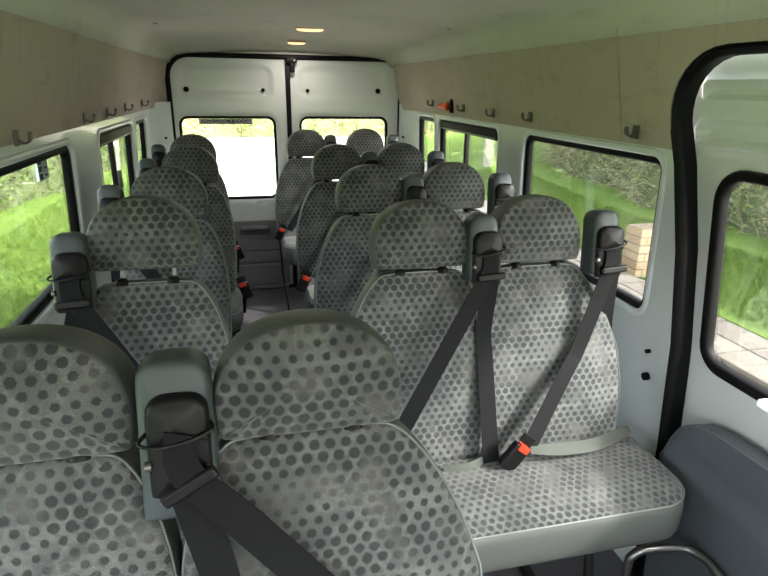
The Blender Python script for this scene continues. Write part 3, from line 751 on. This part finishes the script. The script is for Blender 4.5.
# ceiling lamps
LAMP_W = 0.5
def lamp(x, y, z, w, label):
    root = empty('ceiling_lamp', (x, y, z), label, 'lamp', 'ceiling lamps at the rear')
    for nm, sx, sy, h, zz, mt in (('bezel', w*1.15, .034, .006, 0, M['ceil']), ('lens', w, .026, .012, -.004, M['lamp'])):
        V = []; F = []; n_ = 28
        for (k, q) in ((1, 0), (.96, .5), (.8, .85), (.5, 1)):
            for i in range(n_): a = 2*PI*i/n_; V.append((sx*k*math.cos(a), sy*k*math.sin(a), zz-h*q))
        for r_ in range(3):
            for i in range(n_): F.append((r_*n_+i, r_*n_+(i+1) % n_, (r_+1)*n_+(i+1) % n_, (r_+1)*n_+i))
        F.append(tuple(3*n_+i for i in range(n_))); mk(nm, V, F, mt, root)
    ld = bpy.data.lights.new('lamp_light', 'AREA'); ld.shape = 'DISK'; ld.size = .09; ld.energy = LAMP_W; ld.color = (1, .93, .84); ld.spread = PI
    lo_ = bpy.data.objects.new('bulb', ld); C.objects.link(lo_); lo_.parent = root; lo_.location = (0, 0, -.022)
lamp(.39, 3.46, 1.718, .075, 'warm glowing oval ceiling lamp, the nearer of two')
lamp(.385, 4.24, 1.698, .06, 'warm glowing oval ceiling lamp just inside the rear doors')
# ceiling screws
cs = None
for (x, y, z) in ((1.0, 1.62, 1.692), (1.0, 2.9, 1.692), (-.38, 3.2, 1.693)):
    o = tube('ceiling_screw', [(0, 0, .004), (0, 0, -.003)], [.012, .010], M['cardgrey']) if cs is None else cs.copy()
    if cs is not None: C.objects.link(o)
    cs = cs or o; o.location = (x, y, z)
    tag(o, {1.62: 'grey screw cap in the ceiling above the sliding door side', 2.9: 'grey screw cap in the ceiling midway along the right edge', 3.2: 'grey screw cap in the ceiling near the left edge'}[y], 'screw', 'screw caps in the ceiling')
# grab rail round the step well
gr = empty('grab_rail', (1.02, 1.0, FZ), 'bent grey steel rail low beside the double seat by the sliding door', 'rail')
tube('rail', smooth_path([(-.05, .075, .0), (-.05, .075, .28), (-.04, .072, .335), (.0, .068, .35), (.08, .055, .35), (.115, .04, .35), (.128, .0, .35), (.128, -.06, .345), (.128, -.16, .32), (.128, -.22, .25), (.128, -.23, .0)], 5), .012, M['steel'], gr)
tag(sheet('trim_15', rrect(.82, .30, 1.20, 1.05, .04), [], lambda x, y: (x, y, FZ+.001), (0, 0, 1), .008, M['rubber'], grid=.2), kind='structure')  # black sheet on the floor, standing in for the dark of the step well

# ---------------------------------------------------------------- outside
GZ = -.74
def ground_sheet(name, loop, mat, z, g, amp=0):
    return sheet(name, loop, [], lambda x, y: (x, y, z+(amp*noise.noise(Vector((x*.3, y*.3, 0))) if amp else 0)), (0, 0, -1), .05, mat, grid=g)
tag(ground_sheet('ground', [(-30, -14), (34, -14), (34, 45), (-30, 45)], M['gravel'], GZ-.03, 6), kind='structure')
tag(ground_sheet('lawn', [(-28, -12), (-1.6, -12), (-1.6, 4), (-2.2, 13), (-3.4, 25), (-28, 25)], M['grass'], GZ+.02, 1.2, .04), kind='structure')
tag(ground_sheet('lawn_right', [(4.62, -10), (30, -10), (30, 34), (7.6, 34), (6.4, 25), (4.85, 12), (4.62, 6)], M['grass'], GZ+.02, 1.2, .04), kind='structure')
# paving edge
def slab_row():
    i = 0; base = None
    for y in np.arange(2.2, 8.2, .62):
        for x in (4.02, 4.38):
            if base is None:
                base = box('paving_slab', (0, 0, 0), (.34, .60, .05), M['slab'], None, .008); o = base
            else: o = base.copy(); C.objects.link(o)
            o.location = (x, float(y), GZ+.0)
            tag(o, 'worn stone slab in the paved edge between gravel and right lawn', 'paving slab', 'slabs edging the right lawn'); i += 1
slab_row()
def blades(name, region, n, h, mat, label):
    V = []; F = []; T = []
    for i in range(n):
        x, y = region(); a = random.random()*PI*2; w = random.uniform(.006, .014)*1.6; hh = h*random.uniform(.5, 1.3); l = random.uniform(-.04, .04)
        b = len(V); z = GZ+.03
        V += [(x-w*math.cos(a), y-w*math.sin(a), z), (x+w*math.cos(a), y+w*math.sin(a), z), (x+l, y+l*random.uniform(-1, 1), z+hh)]
        F.append((b, b+1, b+2))
    o = mk(name, V, F, mat, smooth=False); tag(o, label, 'grass', kind='stuff'); return o
blades('lawn_grass', lambda: (-1.75-random.random()*1.7, random.uniform(2, 14)), 22000, .07, M['grass'], 'bright green grass blades on the lawn outside the left windows')
def rr_():
    while True:
        y = random.uniform(3, 15); x = 4.75+max(0, y-10)*.13+random.random()*2.0
        if not (x < 5.55 and 5.72 < y < 6.18): return (x, y)
blades('lawn_grass', rr_, 22000, .07, M['grass'], 'green grass blades on the lawn outside the right windows')
def hedge(name, path, hgt, depth, n, ls, mat, label, twigs=0, cat='hedge'):
    """lumpy solid core and loose leaves all over it"""
    root = empty(name, (path[0][0], path[0][1], GZ), label, cat)
    base = Vector(root.location); P = smooth_path([(x, y, 0) for x, y in path], 12)
    def surf(t, s):          # t along, s 0..1 up and over
        k = min(int(t*(len(P)-1)), len(P)-2); fr = t*(len(P)-1)-k; p = P[k].lerp(P[k+1], fr); d = (P[k+1]-P[k]).normalized(); nn = Vector((d.y, -d.x, 0))
        a = s*PI*.62; rr = 1+.35*noise.noise(Vector((p.x*.5, p.y*.5, s*2.3)))+.15*noise.noise(Vector((p.x*1.7, p.y*1.7, s*6)))
        off = nn*(math.cos(a)*depth*rr); z = math.sin(a)*hgt*rr
        if s < .45: off = nn*depth*rr*(1-.35*(s/.45)**2)
        return p+off+Vector((0, 0, z+GZ))-base
    nt, ns = 90, 14; V = [surf(i/nt, j/ns) for i in range(nt+1) for j in range(ns+1)]
    F = [(i*(ns+1)+j, (i+1)*(ns+1)+j, (i+1)*(ns+1)+j+1, i*(ns+1)+j+1) for i in range(nt) for j in range(ns)]
    mk('undergrowth', V, F, M['under'], root)
    V = []; F = []; T = []
    for i in range(n):
        p = surf(random.random(), random.random()**.9)+Vector((random.gauss(0, .10), random.gauss(0, .10), random.gauss(0, .10)))
        a = Vector((random.gauss(0, 1), random.gauss(0, 1), random.gauss(0, 1))).normalized(); b = a.cross(Vector((random.gauss(0, 1), random.gauss(0, 1), random.gauss(0, 1)))).normalized()
        s_ = ls*random.uniform(.6, 1.4); k = len(V); V += [p-a*s_, p+b*s_*.5, p+a*s_, p-b*s_*.5]; F.append((k, k+1, k+2, k+3)); T += [random.random()]*4
    o = mk('leaves', V, F, mat, root, smooth=False); at = o.data.attributes.new('tone', 'FLOAT', 'POINT'); at.data.foreach_set('value', T); o['kind'] = 'stuff'
    if twigs:
        V = []; F = []
        for i in range(twigs):
            p = surf(random.random(), random.random()**1.2*.8); d = Vector((random.gauss(0, 1), random.gauss(0, 1), random.gauss(.2, .6))).normalized(); L = random.uniform(.25, .7); w = d.cross(Vector((random.gauss(0, 1), random.gauss(0, 1), 0))).normalized()*.0055
            q = p+d*L*.5+Vector((0, 0, .08)); r = p+d*L; k = len(V); ww = w.cross(d)
            V += [p-w, p+w, p+ww, q-w, q+w, q+ww, r-w*.3, r+w*.3, r+ww*.3]
            for b in (k, k+3): F += [(b, b+1, b+4, b+3), (b+1, b+2, b+5, b+4), (b+2, b, b+3, b+5)]
        t_ = mk('stems', V, F, M['twig'], root, smooth=False); t_['kind'] = 'stuff'
    return root
hedge('hedge', [(-4.8, 5), (-4.9, 10), (-4.6, 14), (-4.2, 18), (-4.6, 22), (-5.2, 24.5)], 4.2, .9, 70000, .042, M['leaf'], 'tall leafy green hedge beyond the lawn outside the left windows')
hedge('bramble_bank', [(10.4, -2), (9.4, 4), (9.1, 8), (9.5, 12), (10.4, 16), (13, 19.5), (16, 23)][::-1], 4.4, 1.3, 70000, .042, M['bramble'], 'brambly bank with dry brown stems beyond the right lawn', 9000)
hedge('rear_hedge', [(-6, 27), (-2, 28), (2, 28.5), (6, 28.5), (10, 30), (15, 33), (20, 34)], 4.5, 1.4, 40000, .075, M['autumn'], 'yellowing hedge across the gravel drive seen through the rear doors', 600)
# low brick wall
bw = tag(box('brick_wall', (0, 0, 0), (.9, .30, .60), M['brick'], None, .008), 'low tan brick wall on the lawn edge outside the right window', 'wall')
bw.location = (4.98, 5.95, GZ+.31)
# pale trunks on the right
def tree(x, y, r, label):
    root = empty('tree', (x, y, GZ), label, 'tree')
    pts = [(0, 0, -.05), (.02, 0, .3), (-.03, .02, 1.2), (.04, .02, 2.4), (0, 0, 3.6), (.1, 0, 5)]
    tube('trunk', smooth_path(pts, 4), [r*1.35*(1-.5*k/20) for k in range(21)], M['bark'], root, 12)
    V = []; F = []; T = []
    for i in range(700):
        d = Vector((random.gauss(0, 1), random.gauss(0, 1), random.gauss(0, 1))).normalized()*random.uniform(.3, .42)
        p = Vector((0, 0, 5.1))+Vector((d.x*1.3, d.y*1.3, d.z*1.3)); a = Vector((random.gauss(0, 1), random.gauss(0, 1), random.gauss(0, 1))).normalized(); b = a.orthogonal().normalized()
        k = len(V); V += [p-a*.1, p+b*.05, p+a*.1, p-b*.05]; F.append((k, k+1, k+2, k+3)); T += [random.random()]*4
    o = mk('foliage', V, F, M['leaf'], root, smooth=False); at = o.data.attributes.new('tone', 'FLOAT', 'POINT'); at.data.foreach_set('value', T); o['kind'] = 'stuff'
tree(6.9, 16.0, .13, 'pale tree trunk on the right lawn, the left one of two')
tree(8.1, 17.0, .11, 'pale tree trunk on the right lawn, the right one of two')
